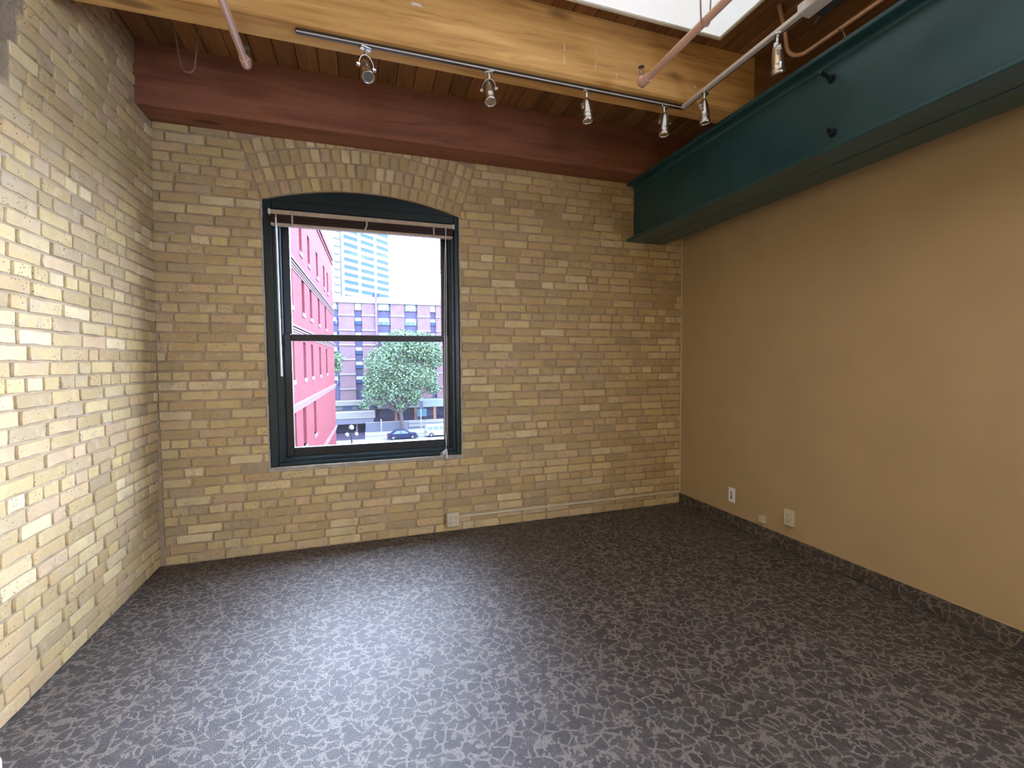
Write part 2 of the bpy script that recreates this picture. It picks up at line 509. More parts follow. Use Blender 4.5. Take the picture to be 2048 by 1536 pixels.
w2 = bpy.data.objects.new('fill_window', None); C.objects.link(w2); w2.location = (XR+.1, (RW[0]+RW[1])/2, RW[2]); tag(w2, 'window added in the tan wall behind the camera as fill light', kind='structure')
mb = MB()
for a, b in ((RW[0], RW[0]+.04), (RW[1]-.04, RW[1])): mb.box((XR+.05, a, RW[2]), (XR+.11, b, RW[3]))
for a, b in ((RW[2], RW[2]+.04), (RW[3]-.04, RW[3])): mb.box((XR+.05, RW[0]+.04, a), (XR+.11, RW[1]-.04, b))
part('frame', mb, M['green'], w2)
mb = MB(); mb.box((XR+.078, RW[0]+.03, RW[2]+.03), (XR+.082, RW[1]-.03, RW[3]-.03)); part('pane', mb, M['glass'], w2)

mb = MB(); mb.box((-.35, YB, -.12), (XR, .0, 0))
tag(build('floor', mb, M['carpet']), 'brown patterned carpet floor', kind='structure')
mb = MB(); mb.box((XR-.009, YB+.01, .0), (XR-.0005, -.003, .093), bev=.003)
tag(build('baseboard_right', mb, M['carpet']), 'carpet base strip along the tan wall', kind='structure')
mb = MB(); mb.box((XR-.006, YB+.01, .0935), (XR-.0004, -.003, .100), bev=.002)
tag(build('trim_2', mb, M['tan']), 'painted lip above the carpet base', kind='structure')
mb = MB(); mb.tube([(XR-.004, -.009, z) for z in (.10, .7, 1.4, 2.1, 2.39)], .0055, 8)
tag(build('trim_3', mb, M['caulk']), 'caulk bead in the corner of brick and tan walls', kind='structure')

# plank deck
rr = random.Random(3); mb = MB(); x = -.3
while x < XR+.1:
    w = rr.uniform(.112, .128); g = rr.uniform(.72, 1.18)
    mb.box((x+.0016, YB-.1, ZD+rr.uniform(0, .002)), (x+w-.0016, .3, ZD+.05), 0, (g, g*rr.uniform(.93, 1.0), g*rr.uniform(.85, 1.0)), .004)
    x += w
mb.box((-.35, YB-.2, ZD+.045), (XR+.15, .36, ZD+.12), 0, (.15, .12, .1))
tag(build('ceiling', mb, M['deck']), 'wooden plank ceiling deck', kind='structure')

# ------------------------------------------------------------------ timber beams
def timber(name, label, y0, y1, mat, cham, xe=3.562):
    t = thing(name, label, 'beam', ((lean(ZB)+XR)/2, (y0+y1)/2, ZB), kind='thing', group='timber ceiling beams')
    mb = MB()
    c = cham
    prof = [(y0+c, ZB), (y1-.008, ZB), (y1, ZB+.008), (y1, ZD), (y0, ZD), (y0, ZB+c)]
    n = 40; xa = -.02
    vs = []
    for i in range(n+1):
        xx = xa+(xe-xa)*i/n
        for j, (a, b) in enumerate(prof):
            k = mnoise.noise((xx*1.7, j*3.1, y0*7))*.0022
            vs.append((xx, a+k, b+(k if j in (0, 1, 5) else 0)))
    m = len(prof)
    mb.add(vs, [[i*m+j, i*m+(j+1) % m, (i+1)*m+(j+1) % m, (i+1)*m+j] for i in range(n) for j in range(m)], False)
    mb.add(vs[:m], [list(range(m))]); mb.add(vs[-m:], [list(range(m))])
    part('timber', mb, mat, t)
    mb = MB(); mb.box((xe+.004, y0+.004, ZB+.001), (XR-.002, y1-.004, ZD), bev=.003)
    part('bearing_block', mb, M['beam_red'] if mat is M['beam_red'] else M['beam_shade'], t, label='wooden beam end above the steel girder, shade coloured into the golden ones')
    return t
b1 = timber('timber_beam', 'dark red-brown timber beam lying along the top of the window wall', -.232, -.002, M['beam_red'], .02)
b2 = timber('timber_beam', 'golden timber beam with chalk marks that carries the track lights', -1.190, -1.030, M['beam_gold'], .012)
b3 = timber('timber_beam', 'timber beam on the far side of the skylight from the window wall', -2.96, -2.80, M['beam_gold'], .012)
b4 = timber('timber_beam', 'timber beam closest to the rear wall', -4.92, -4.76, M['beam_gold'], .012)
rr = random.Random(21)
def chalk(pts, w):
    """one thin broken-edged smear on the beam face"""
    mb = MB(); L, R_ = [], []
    for (xx, zz) in pts:
        k = w*rr.uniform(.25, 1.1); j = w*rr.uniform(-.4, .4)
        L.append((xx-k+j, zz)); R_.append((xx+k+j, zz))
    mb.prism(L+R_[::-1], lambda a, b, h: (a, h, b), -1.1925, -1.1885)
    part('chalk_mark', mb, M['chalk'], b2, label='pale chalk mark')
chalk([(2.285, 2.865+.006*k) for k in range(9)], .0035); chalk([(2.286, 2.935+.007*k) for k in range(8)], .003)
chalk([(2.47, 2.865+.008*k) for k in range(8)], .0022); chalk([(2.472, 2.955+.006*k) for k in range(6)], .002)
chalk([(1.515, 2.99+.003*k) for k in range(6)], .036)
chalk([(2.60, 2.85+.005*k) for k in range(7)], .003)
chalk([(3.12, 2.893+.003*k) for k in range(5)], .008)

# ------------------------------------------------------------------ steel girder
g = thing('steel_girder', 'teal painted double steel girder above the tan wall', 'girder', (3.60, -3.2, 2.318), kind='thing')
def ibeam(x0, x1, name):
    mb = MB(); xm = (x0+x1)/2-.010; f = .024
    z0, z1 = 2.318, 2.8065
    mb.box((x0, YB, z0), (x1, -.003, z0+f), bev=.004)
    mb.box((x0, YB, z1-f), (x1, -.003, z1), bev=.004)
    mb.box((xm-.008, YB, z0+f-.001), (xm+.008, -.003, z1-f+.001))
    for z, s in ((z0+f, 1), (z1-f, -1)):       # fillets at the root of the web
        for sg in (-1, 1):
            mb.prism([(xm+sg*.007, z-.001*s), (xm+sg*.03, z-.001*s), (xm+sg*.014, z+.005*s), (xm+sg*.007, z+.020*s)], lambda a, b, h: (a, h, b), YB, -.003)
    part(name, mb, M['steel'], g)
ibeam(3.41, 3.592, 'i_beam'); ibeam(3.600, 3.786, 'i_beam')
def bolt(y, z, ln):
    mb = MB(); x = 3.483
    mb.cyl((x, y, z), (x-.004, y, z), .022, n=20)
    mb.cyl((x-.004, y, z), (x-.022, y, z), .0175, n=6)
    b = part('bolt', mb, M['steel_dark'], g)
    mb = MB(); mb.cyl((x-.02, y, z), (x-.026-ln, y-.006, z+.012), .009, n=12); mb.cyl((x-.026-ln, y-.006, z+.012), (x-.03-ln, y-.0065, z+.0125), .0078, n=12)
    part('threaded_rod', mb, M['steel_dark'], g, b)
bolt(-1.745, 2.694, .055); bolt(-1.758, 2.426, .022)

# ------------------------------------------------------------------ skylight and added fill panel
def skylight(label, x0, x1, y0, y1, mat, z=3.09):
    s = thing('skylight', label, 'skylight', ((x0+x1)/2, (y0+y1)/2, z))
    mb = MB(); w = .022
    for a, b in (((x0, y0, z), (x0+w, y1, ZD)), ((x1-w, y0, z), (x1, y1, ZD)), ((x0+w, y0, z), (x1-w, y0+w, ZD)), ((x0+w, y1-w, z), (x1-w, y1, ZD))): mb.box(a, b, bev=.004)
    part('frame', mb, M['cream'], s)
    mb = MB(); mb.box((x0+w-.002, y0+w-.002, z+.008), (x1-w+.002, y1-w+.002, z+.014)); part('diffuser', mb, mat, s)
skylight('white skylight panel above the copper pipe, next to the golden beam', 1.45, 3.185, -2.55, -1.315, M['sky_panel'])
skylight('white glowing panel near the rear wall, added as unseen fill light', .9, 3.1, -4.55, -3.15, M['rear_fill'])  # out of view, added for its glow on floor and left wall

# ------------------------------------------------------------------ window
win = bpy.data.objects.new('window_1', None); C.objects.link(win); win.location = (ACX, .1, WZ0); tag(win, 'dark green arched double-hung window', kind='structure')
def ring(mb, x0, x1, z0, z1, w, y0, y1, wt=None, wb=None, bev=.003, wr=None):
    wt = w if wt is None else wt; wb = w if wb is None else wb; wr = w if wr is None else wr
    mb.box((x0, y0, z0), (x0+w, y1, z1), bev=bev); mb.box((x1-wr, y0, z0), (x1, y1, z1), bev=bev)
    mb.box((x0+w-.001, y0, z0), (x1-wr+.001, y1, z0+wb), bev=bev); mb.box((x0+w-.001, y0, z1-wt), (x1-wr+.001, y1, z1), bev=bev)
ZH = 2.345                                       # head of the rectangular frame
mb = MB(); ring(mb, WX0+.003, WX1-.003, WZ0, ZH+.06, .052, .012, .30, wt=.06, wb=.026, bev=.005, wr=.036); part('outer_frame', mb, M['green'], win)
mb = MB(); ring(mb, WX0+.052, WX1-.036, WZ0+.024, ZH+.005, .036, .032, .28, wb=.026, bev=.004, wr=.028)
ring(mb, WX0+.085, WX1-.061, WZ0+.048, ZH-.01, .014, .048, .26, wb=.008, bev=.003); part('stop_molding', mb, M['green'], win)
n = 24
mb = MB()
xs = [WX0+.003+(WX1-WX0-.006)*i/n for i in range(n+1)]
mb.prism([(x, arch_z(x)-.003) for x in xs]+[(WX1-.003, ZH+.05), (WX0+.003, ZH+.05)], lambda a, b, h: (a, h, b), .016, .29)
part('arch_panel', mb, M['green'], win)
SX0, SX1 = WX0+.098, WX1-.070
ZM = 1.486
mb = MB(); ring(mb, SX0, SX1, WZ0+.053, ZM+.022, .050, .075, .120, wt=.046, wb=.062, bev=.004); ls = part('lower_sash', mb, M['sash'], win)
mb = MB(); mb.box((SX0+.045, .096, WZ0+.105), (SX1-.045, .099, ZM-.02)); part('lower_pane', mb, M['glass_hazy'], win, ls)
mb = MB(); ring(mb, SX0, SX1, ZM-.022, ZH-.005, .050, .125, .170, wt=.06, wb=.040, bev=.004); us = part('upper_sash', mb, M['sash'], win)
mb = MB(); mb.box((SX0+.045, .146, ZM+.015), (SX1-.045, .149, ZH-.06)); part('upper_pane', mb, M['glass'], win, us)
rr = random.Random(9); mb = MB()
n = 30; top = []; 
for i in range(n):
    xa = WX0-.01+(WX1-WX0+.02)*i/n; xb = WX0-.01+(WX1-WX0+.02)*(i+1)/n
    mb.box((xa, -.008-rr.uniform(0, .003), WZ0-.026-rr.uniform(0, .005)), (xb, .05, WZ0-.001))
tag(build('trim_1', mb, M['sill']), 'rough mortar sill under the window', kind='structure')

rr = random.Random(19); mb = MB(); z = WZ0
while z < SPRING-.01:
    for xa, sg in ((WX0, 1), (WX1, -1)):
        mb.box((xa-sg*.006, -.007-rr.uniform(0, .002), z), (xa+sg*rr.uniform(.002, .005), .02, min(z+.0628, SPRING)))
    z += .0628
tag(build('trim_4', mb, M['sill']), 'thin mortar bead along both window jambs', kind='structure')
# ------------------------------------------------------------------ blind
BL0, BL1 = .668, 1.921
bl = thing('window_blind', 'raised wooden slat blind with tan headrail at the window top', 'blind', ((BL0+BL1)/2, .0, 2.23))
mb = MB(); mb.box((BL0+.012, -.030, 2.300), (BL1-.012, .010, 2.330), bev=.004); part('headrail', mb, M['rail_tan'], bl)
for xa in (BL0, BL1-.016):
    mb = MB(); mb.box((xa, -.033, 2.297), (xa+.016, .012, 2.333), bev=.004); part('end_cap', mb, M['cord'], bl, label='pale plastic end cap')
mb = MB(); rr = random.Random(2)
for k in range(15):
    z = 2.246+k*.0036; d = rr.uniform(-.002, .002)
    mb.box((BL0+.014, -.028+d, z), (BL1-.014, .018+d, z+.0027), bev=.0008)
tag(part('slat_stack', mb, M['walnut'], bl), 'dark walnut slats')
mb = MB(); mb.box((BL0+.014, -.029, 2.228), (BL1-.014, .019, 2.2445), bev=.004); part('bottom_rail', mb, M['rail_tan'], bl)
for xa in (.815, 1.294, 1.765):
    mb = MB()
    w = -.022 if abs(xa-1.294) < .01 else 0
    pts = [(xa, -.0325, 2.302), (xa, -.033, 2.27), (xa+w*.5, -.034, 2.245), (xa+w, -.033, 2.224)]
    for (p, q) in zip(pts, pts[1:]): mb.cyl(p, q, .0065, n=8)
    part('ladder_tape', mb, M['tape'], bl)
mb = MB(); mb.tube([(.716, -.036, 2.298), (.717, -.042, 2.27)], .0025, 8); mb.cyl((.717, -.042, 2.275), (.722, -.040, 1.218), .0055, .0065, n=10); part('wand', mb, M['wand'], bl, label='clear tilt wand')
mb = MB()
for dx, x2 in ((0, 1.843), (.012, 1.834)):
    mb.tube([(1.853+dx*.3, -.032, 2.30), (1.852-dx, -.036, 2.0), (1.846-dx*1.2, -.034, 1.4), (1.842-dx*1.3, -.032, .80), (1.835, -.032, .675), (1.832, -.032, .645)], .0026, 6)
mb.tube([(1.832+.006*math.cos(t), -.032+.004*math.sin(2*t), .64+.004*math.sin(t)) for t in [k*.5 for k in range(14)]], .004, 6)
for ex, ez in ((-.045, -.042), (-.033, -.050), (-.018, -.040)):      # bow loops
    mb.tube([(1.832, -.034, .642), (1.832+ex*.6, -.038, .642+ez*.35), (1.832+ex, -.040, .642+ez*.85), (1.832+ex*.85, -.040, .642+ez*1.1), (1.832+ex*.45, -.036, .642+ez*.65), (1.832, -.034, .642)], .0026, 6)
part('lift_cord', mb, M['cord'], bl)
mb = MB(); mb.lathe([(.004, .64), (.006, .625), (.010, .59), (.011, .575), (.003, .570)], (1.837, -.034, 0), (0, 0, 1), 12); part('tassel', mb, M['cord'], bl)
mb = MB(); mb.tube([(1.837, -.034, .57), (1.839, -.020, .46), (1.834, -.014, .36), (1.828, -.013, .265), (1.820, -.014, .18), (1.812, -.014, .13), (1.815, -.016, .05), (1.83, -.03, .004)], .0019, 6); part('cord_tail', mb, M['tape'], bl)

# ------------------------------------------------------------------ electrical bits
SLOTS = ((-.0082, .001, -.0058, .010), (.0058, .001, .0082, .010), (-.0025, -.010, .0025, -.005))   # blades and earth hole of one socket
q = thing('outlet_box', 'ivory four-socket outlet box on the brick wall under the window', 'outlet', (1.877, -.02, .045))
mb = MB(); mb.box((1.828, -.046, .042), (1.928, -.004, .152), bev=.006); part('box', mb, M['ivory'], q)
mb = MB(); mb.box((1.834, -.050, .048), (1.922, -.045, .146), bev=.002); cov = part('cover_plate', mb, M['ivory'], q)
for cx in (1.857, 1.899):
    for cz in (.077, .117):
        mb = MB(); mb.lathe([(.0165, 0), (.0165, .0018), (.015, .0024)], (cx, -.0495, cz), (0, -1, 0), 20)
        for a0, z0, a1, z1 in SLOTS: mb.box((cx+a0, -.0526, cz+z0), (cx+a1, -.0510, cz+z1), 1)
        part('socket', mb, [M['ivory'], M['slot']], q, cov)
mb = MB(); mb.box((1.926, -.018, .100), (XR-.012, -.004, .1165), bev=.003)
tag(build('wire_raceway', mb, M['ivory'], None, (2.95, -.011, .1)), 'long ivory surface raceway from the outlet box to the corner', 'raceway')

def wall_plate(name, label, yc, zc, w, h, d, mat, root=None):
    t = thing(name, label, 'outlet', (XR, yc, zc-h/2))
    mb = MB(); mb.box((XR-d, yc-w/2, zc-h/2), (XR+.001, yc+w/2, zc+h/2), bev=.003)
    part('plate' if d < .02 else 'box', mb, mat, t)
    return t
t = wall_plate('data_plate', 'white data wall plate with small jacks on the tan wall', -.625, .243, .066, .115, .007, M['white'])
for dz in (.022, .004, -.014):
    mb = MB(); mb.box((XR-.0085, -.625-.006, .243+dz-.0045), (XR-.006, -.625+.006, .243+dz+.0045)); part('jack', mb, M['slot'], t)
mb = MB(); mb.cyl((XR-.009, -.625, .222), (XR-.006, -.625, .222), .007, n=14); part('jack', mb, M['slot'], t)
t = wall_plate('jack_box', 'small ivory surface jack box on the tan wall', -.925, .150, .048, .050, .024, M['ivory'])
mb = MB(); mb.box((XR-.0255, -.942, .137), (XR-.0235, -.908, .164), bev=.0005); part('cover', mb, M['ivory'], t)
mb = MB(); mb.box((XR-.0025, -.972, .168), (XR-.0003, -.905, .262), bev=.001)
tag(build('blank_plate', mb, M['tan'], None, (XR, -.938, .168)), 'tan overpainted blank plate above the jack box', 'plate')
t = wall_plate('surface_outlet', 'raised ivory duplex outlet box with a wire stub below', -1.144, .230, .070, .108, .022, M['ivory'])
mb = MB(); mb.box((XR-.026, -1.1765, .179), (XR-.0215, -1.1115, .281), bev=.002); cp = part('cover_plate', mb, M['ivory'], t)
for cz in (.210, .250):
    mb = MB(); mb.lathe([(.016, 0), (.016, .002), (.0145, .0026)], (XR-.0255, -1.144, cz), (-1, 0, 0), 20)
    for a0, z0, a1, z1 in SLOTS: mb.box((XR-.0287, -1.144+a0, cz+z0), (XR-.0275, -1.144+a1, cz+z1), 1)
    part('socket', mb, [M['ivory'], M['slot']], t, cp)
mb = MB(); mb.box((XR-.013, -1.154, .10), (XR-.0004, -1.140, .174), bev=.002); part('wire_stub', mb, M['tan'], t)
mb = MB(); mb.lathe([(.040, 0), (.040, .025), (.034, .042), (.018, .052), (.0001, .055)], (.062, -1.618, .001), (0, 0, 1), 24)
tag(build('floor_cap', mb, M['white'], None, (.062, -1.618, .001)), 'white rounded plastic cap on the carpet against the left brick wall', 'cap')

# ------------------------------------------------------------------ sprinkler pipes, conduit, hangers
def sprinkler(label, x, y, z, y2, tilt=0.0):
    t = thing('sprinkler_pipe', label, 'pipe', (x, y, z))
    mb = MB(); mb.cyl((x, y-.012, z), (x, y2, z), .0168, n=20); part('pipe', mb, M['pipe'], t)
    mb = MB(); mb.cyl((x, y-.05, z), (x, y-.004, z), .0215, n=20)
    mb.tube([(x, y-.012, z), (x, y+.004, z+.002), (x, y+.012, z+.010), (x, y+.014, z+.022), (x, y+.014, z+.034)], [.0215, .0225, .0225, .0215, .021], 16)
    part('elbow', mb, M['pipe'], t)
    mb = MB(); yy = y+.014
    mb.cyl((x, yy, z+.030), (x, yy, z+.052), .010, n=12)
    for sg in (-1, 1): mb.tube([(x+sg*.009, yy, z+.050), (x+sg*.013, yy, z+.066), (x+sg*.003, yy, z+.082)], .0025, 6)
    mb.cyl((x, yy, z+.080), (x, yy, z+.086), .004, n=8)
    mb.cyl((x, yy, z+.086), (x, yy, z+.0885), .016, n=16)
    part('sprinkler_head', mb, M['brass'], t)
sprinkler('pinkish copper sprinkler pipe with elbow nearest the left brick wall', .735, -.895, 2.752, YB)
sprinkler('pinkish copper sprinkler pipe crossing below the skylight', 2.632, -1.392, 2.722, YB)

def hanger(label, xa, xb, y, zt, zbm, r, name='pipe_hanger'):
    mb = MB(); xm = (xa+xb)/2; rad = (xb-xa)*.25
    pts = [(xa, y, zt)]+[(xm-rad-.002, y, zbm+rad)]+[(xm-rad*math.cos(t), y, zbm+rad-rad*math.sin(t)) for t in [PI*k/8 for k in range(1, 8)]]+[(xm+rad+.002, y, zbm+rad), (xb, y, zt)]
    mb.tube(pts, r, 8)
    tag(build(name, mb, M['hanger'], None, (xm, y, zbm)), label, 'hanger', 'wire pipe hangers')
hanger('empty U-shaped wire pipe hook hanging in front of the dark beam', .305, .425, -.45, 3.15, 2.905, .0042)
hanger('wire hook looped under the copper pipe below the skylight', 2.592, 2.672, -1.84, 3.098, 2.701, .0035)

hanger('wire hook carrying the copper pipe nearest the left brick wall', .695, .775, -2.70, 3.148, 2.731, .0035)

mb = MB()
pts = [(3.478, -2.66, 3.148), (3.478, -2.655, 3.02), (3.478, -2.62, 2.94), (3.476, -2.54, 2.902), (3.474, -2.4, 2.9), (3.470, -2.1, 2.9), (3.468, -1.62, 2.9)]
for k in range(1, 9):
    t = PI/2*k/8
    pts.append((3.468-.012*(k/8), -1.62+.115*math.sin(t), 2.9+.115*(1-math.cos(t))))
pts += [(3.447, -1.505, 3.06), (3.428, -1.51, 3.10), (3.395, -1.525, 3.13), (3.34, -1.56, 3.146)]
mb.tube(pts, .0105, 12)
co = thing('copper_conduit', 'bent copper conduit running beside the top of the steel girder', 'conduit', (3.47, -1.6, 2.9))
part('conduit', mb, M['conduit'], co)
mb = MB(); mb.tube([(3.455, -1.795, 2.892), (3.468, -1.795, 2.887), (3.482, -1.795, 2.894), (3.50, -1.795, 2.87), (3.505, -1.795, 2.809)], .005, 8); part('strap', mb, M['hanger'], co)

# ------------------------------------------------------------------ lighting track and spot lights
ZT = 2.785
tr = thing('lighting_track', 'L-shaped lighting track under the golden beam with feed box', 'track', (3.07, -1.145, ZT))
mb = MB(); mb.box((.985, -1.155, ZT), (3.083, -1.137, ZB-.001), bev=.003); ra = part('rail', mb, M['rail'], tr)
mb = MB(); mb.box((.988, -1.1585, ZT+.001), (3.055, -1.155, ZT+.007), bev=.001); part('rail_edge', mb, M['rail_lit'], tr, ra, 'bright edge of the track, highlight put into its colour')
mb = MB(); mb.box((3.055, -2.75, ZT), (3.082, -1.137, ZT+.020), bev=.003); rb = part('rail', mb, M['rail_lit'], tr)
mb = MB(); mb.box((3.0822, -1.90, ZT+.001), (3.0870, -1.16, ZT+.019)); part('rail_edge', mb, M['rail'], tr, rb, 'dark slot side of the track')
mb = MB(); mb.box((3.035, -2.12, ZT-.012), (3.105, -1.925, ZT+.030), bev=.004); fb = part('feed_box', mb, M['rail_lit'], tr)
mb = MB(); mb.lathe([(.062, 0), (.062, .006), (.050, .022), (.02, .030)], (3.00, -2.03, ZT+.022), (0, 0, 1), 28); part('canopy', mb, M['white'], tr, fb)
mb = MB(); mb.box((3.10, -2.06, ZT-.010), (3.160, -1.95, ZT+.030), bev=.004); mb.cyl((3.15, -1.955, ZT+.0), (3.17, -1.90, ZT-.002), .006, n=8); part('junction', mb, M['rail'], tr, fb)

SPOT = []
def make_spot(x, y, yaw, d, label):
    """one gimbal spot: adapter, yoke, housing with lens; the first is built, the others are copies"""
    if not SPOT:
        r = thing('track_spotlight', label, 'spotlight', (x, y, ZT), (0, 0, yaw), 'track spotlights')
        mb = MB(); mb.box((-.026, -.013, -.012), (.026, .013, -.0004), bev=.003); mb.cyl((0, 0, -.010), (0, 0, -.040), .0075, n=14); lpart('adapter', mb, M['chrome'], r)
        mb = MB(); R_ = .036; pts = []
        for k in range(-10, 11):
            t = PI/2*1.12*k/10
            pts.append((R_*math.sin(t), 0, -.040-R_+R_*math.cos(t)-(.02*(abs(k)/10)**2)))
        for a, b in zip(pts, pts[1:]):
            mb.add([(a[0], -.008, a[2]), (a[0], .008, a[2]), (b[0], .008, b[2]), (b[0], -.008, b[2]),
                    (a[0]*.93, -.008, a[2]-.003), (a[0]*.93, .008, a[2]-.003), (b[0]*.93, .008, b[2]-.003), (b[0]*.93, -.008, b[2]-.003)],
                   [(0, 1, 2, 3), (7, 6, 5, 4), (0, 3, 7, 4), (1, 5, 6, 2), (0, 4, 5, 1), (3, 2, 6, 7)], False)
        lpart('yoke', mb, M['chrome'], r)
        h = bpy.data.objects.new('housing', None)
        mb = MB()
        mb.lathe([(.0001, .046), (.008, .045), (.0145, .038), (.019, .024), (.0225, .004), (.025, -.016), (.0262, -.022), (.0248, -.024), (.0262, -.027), (.0248, -.030), (.0262, -.033), (.0250, -.036), (.0262, -.039), (.0292, -.042), (.0292, -.054), (.0262, -.054), (.0255, -.050)], (0, 0, 0), (0, 0, 1), 28)
        h = lpart('housing', mb, M['chrome'], r); h.location = (0, 0, -.098); h.scale = (1, 1, 1.28)
        mb = MB(); mb.lathe([(.0001, -.0465), (.012, -.047), (.0258, -.0505), (.0258, -.0485), (.0001, -.044)], (0, 0, 0), (0, 0, 1), 28); lpart('lens', mb, M['lens'], h, 'pale blue-green lens')
        for sg in (-1, 1):
            mb = MB(); mb.cyl((sg*.030, 0, -.090), (sg*.046, 0, -.090), .009, n=12); lpart('knob', mb, M['chrome'], r)
        SPOT.append(r)
    else:
        r = SPOT[0].copy(); C.objects.link(r); r.location = (x, y, ZT); r.rotation_euler = (0, 0, yaw); r['label'] = label
        for ch in list(SPOT[0].children):
            c = ch.copy(); C.objects.link(c); c.parent = r
            for gch in ch.children:
                e = gch.copy(); C.objects.link(e); e.parent = c
    hs = [c for c in r.children if c.name.startswith('housing')][0]
    dv = Matrix.Rotation(-yaw, 3, 'Z') @ Vector(d)
    hs.rotation_euler = Vector((0, 0, -1)).rotation_difference(dv.normalized()).to_euler()
    return r
make_spot(1.284, -1.145, .35, (.14, -.50, -.86), 'track spotlight nearest the free end of the track, its round lens facing forward')
make_spot(1.886, -1.145, -.5, (.02, -.28, -.96), 'second track spotlight from the free end of the track')
make_spot(2.440, -1.145, .5, (.08, -.05, -1), 'third track spotlight from the free end of the track, tilted slightly')
make_spot(2.944, -1.145, .1, (-.02, .0, -1), 'track spotlight hanging straight down beside the corner of the track')
make_spot(3.070, -1.330, .4, (.12, .04, -1), 'track spotlight nearest the track corner on the short rail')
make_spot(3.070, -1.800, .9, (.38, .25, -.85), 'track spotlight by the white feed canopy beside the copper conduit')

# ================================================================== OUTSIDE
GZ = -10.6
SKY = 29.0
KX = 12.0/(SKY*2.4)
E = {}
def X(*c): return tuple(q*KX for q in c)
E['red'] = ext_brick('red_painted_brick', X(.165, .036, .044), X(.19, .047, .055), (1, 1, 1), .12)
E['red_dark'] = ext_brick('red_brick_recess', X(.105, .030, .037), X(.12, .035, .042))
E['band'] = plain('pale_pink_stone', X(.20, .13, .145), .9)
E['band_shadow'] = plain('shaded_pink_stone', X(.125, .08, .095), .9)  # shaded copy of the band stone, shade put into its colour
E['apt'] = ext_brick('apartment_brick', X(.150, .098, .120), X(.185, .125, .145), (1, 1, 1), .3)
E['apt_dark'] = plain('purple_spandrel', X(.085, .080, .150), .6)
E['curtain'] = plain('white_curtain', X(.34, .36, .34), .8)
E['teal'] = plain('teal_window', X(.075, .140, .150), .3)
E['blue'] = plain('blue_window', X(.026, .062, .135), .3)
E['navy'] = plain('dark_window', X(.040, .045, .085), .3)
E['stone'] = plain('white_stone', X(.23, .225, .22), .9)
E['whitewall'] = plain('white_concrete', X(.23, .23, .225), .9)
E['lightband'] = plain('light_blue_band', X(.19, .235, .245), .8)
E['orange'] = plain('orange_column', X(.22, .12, .085), .8)
E['grey'] = plain('grey_concrete', X(.125, .13, .17), .9)
E['dark'] = plain('garage_shade', X(.035, .030, .050), .9)
E['road'] = plain('pale_asphalt', X(.17, .18, .20), .9, 0, .1, .3)
E['walk'] = plain('pale_sidewalk', X(.25, .25, .25), .9, 0, .05, .5)
E['leaf'] = ext_brick('green_leaves', X(.12, .21, .12), X(.185, .28, .14), (1, 1, 1), .25)
E['leaf2'] = ext_brick('green_leaves_bluish', X(.13, .225, .175), X(.175, .26, .18), (1, 1, 1), .2)  # bluer leaf tone, mixed in at random
E['bark'] = plain('grey_bark', X(.085, .070, .075), .9)
E['car'] = plain('dark_blue_car_paint', X(.020, .024, .060), .25)
E['carwhite'] = plain('white_car_paint', X(.28, .28, .27), .3)
E['carglass'] = plain('car_glass', X(.10, .150, .165), .15)
E['tyre'] = plain('tyre_rubber', X(.014, .014, .022), .8)
E['alloy'] = plain('alloy_wheel', X(.20, .20, .22), .3, .3)
E['tail'] = plain('red_tail_light', X(.20, .02, .03), .3)
E['globe'] = plain('frosted_globe', X(.34, .33, .27), .4)
E['post'] = plain('purple_grey_post', X(.060, .055, .085), .5)
E['polewhite'] = plain('white_pole', X(.28, .28, .28), .6)
E['sign'] = plain('blue_sign', X(.06, .125, .165), .5)

for m_ in E.values(): m_.node_tree.nodes['Principled BSDF'].inputs['Specular IOR Level'].default_value = .02
mb = MB(); mb.box((-60, 2, GZ-.5), (90, 330, GZ)); tag(build('street', mb, E['road']), 'pale sunlit street below', kind='structure')
mb = MB(); mb.box((-60, 71.9, GZ-.02), (1.75, 82, GZ+.02)); tag(build('shade_apron', mb, E['dark']), 'dark apron in front of the garage, shade put into its colour', kind='structure')  # dark sheet on the ground stands in for the garage shade
mb = MB(); mb.box((1.8, 74.6, GZ), (70, 84.9, GZ+.15), bev=.05); tag(build('sidewalk', mb, E['walk']), 'pale pavement across the street', kind='structure')

def holed(mb, u0, u1, v0, v1, holes, fn, depth, mi=0, mir=0):
    """front face with rectangular holes and their reveals; fn(u, v, d) with d into the wall"""
    us = sorted({u0, u1, *[h[0] for h in holes], *[h[1] for h in holes]}); vs = sorted({v0, v1, *[h[2] for h in holes], *[h[3] for h in holes]})
    for a, b in zip(us, us[1:]):
        for c, d in zip(vs, vs[1:]):
            m1, m2 = (a+b)/2, (c+d)/2
            if any(h[0] < m1 < h[1] and h[2] < m2 < h[3] for h in holes): continue
            mb.add([fn(a, c, 0), fn(b, c, 0), fn(b, d, 0), fn(a, d, 0)], [(0, 1, 2, 3)], False, mi)
    for a, b, c, d in holes:
        for (p, q) in (((a, c), (b, c)), ((b, c), (b, d)), ((b, d), (a, d)), ((a, d), (a, c))):
            mb.add([fn(*p, 0), fn(*q, 0), fn(*q, depth), fn(*p, depth)], [(0, 1, 2, 3)], False, mir)

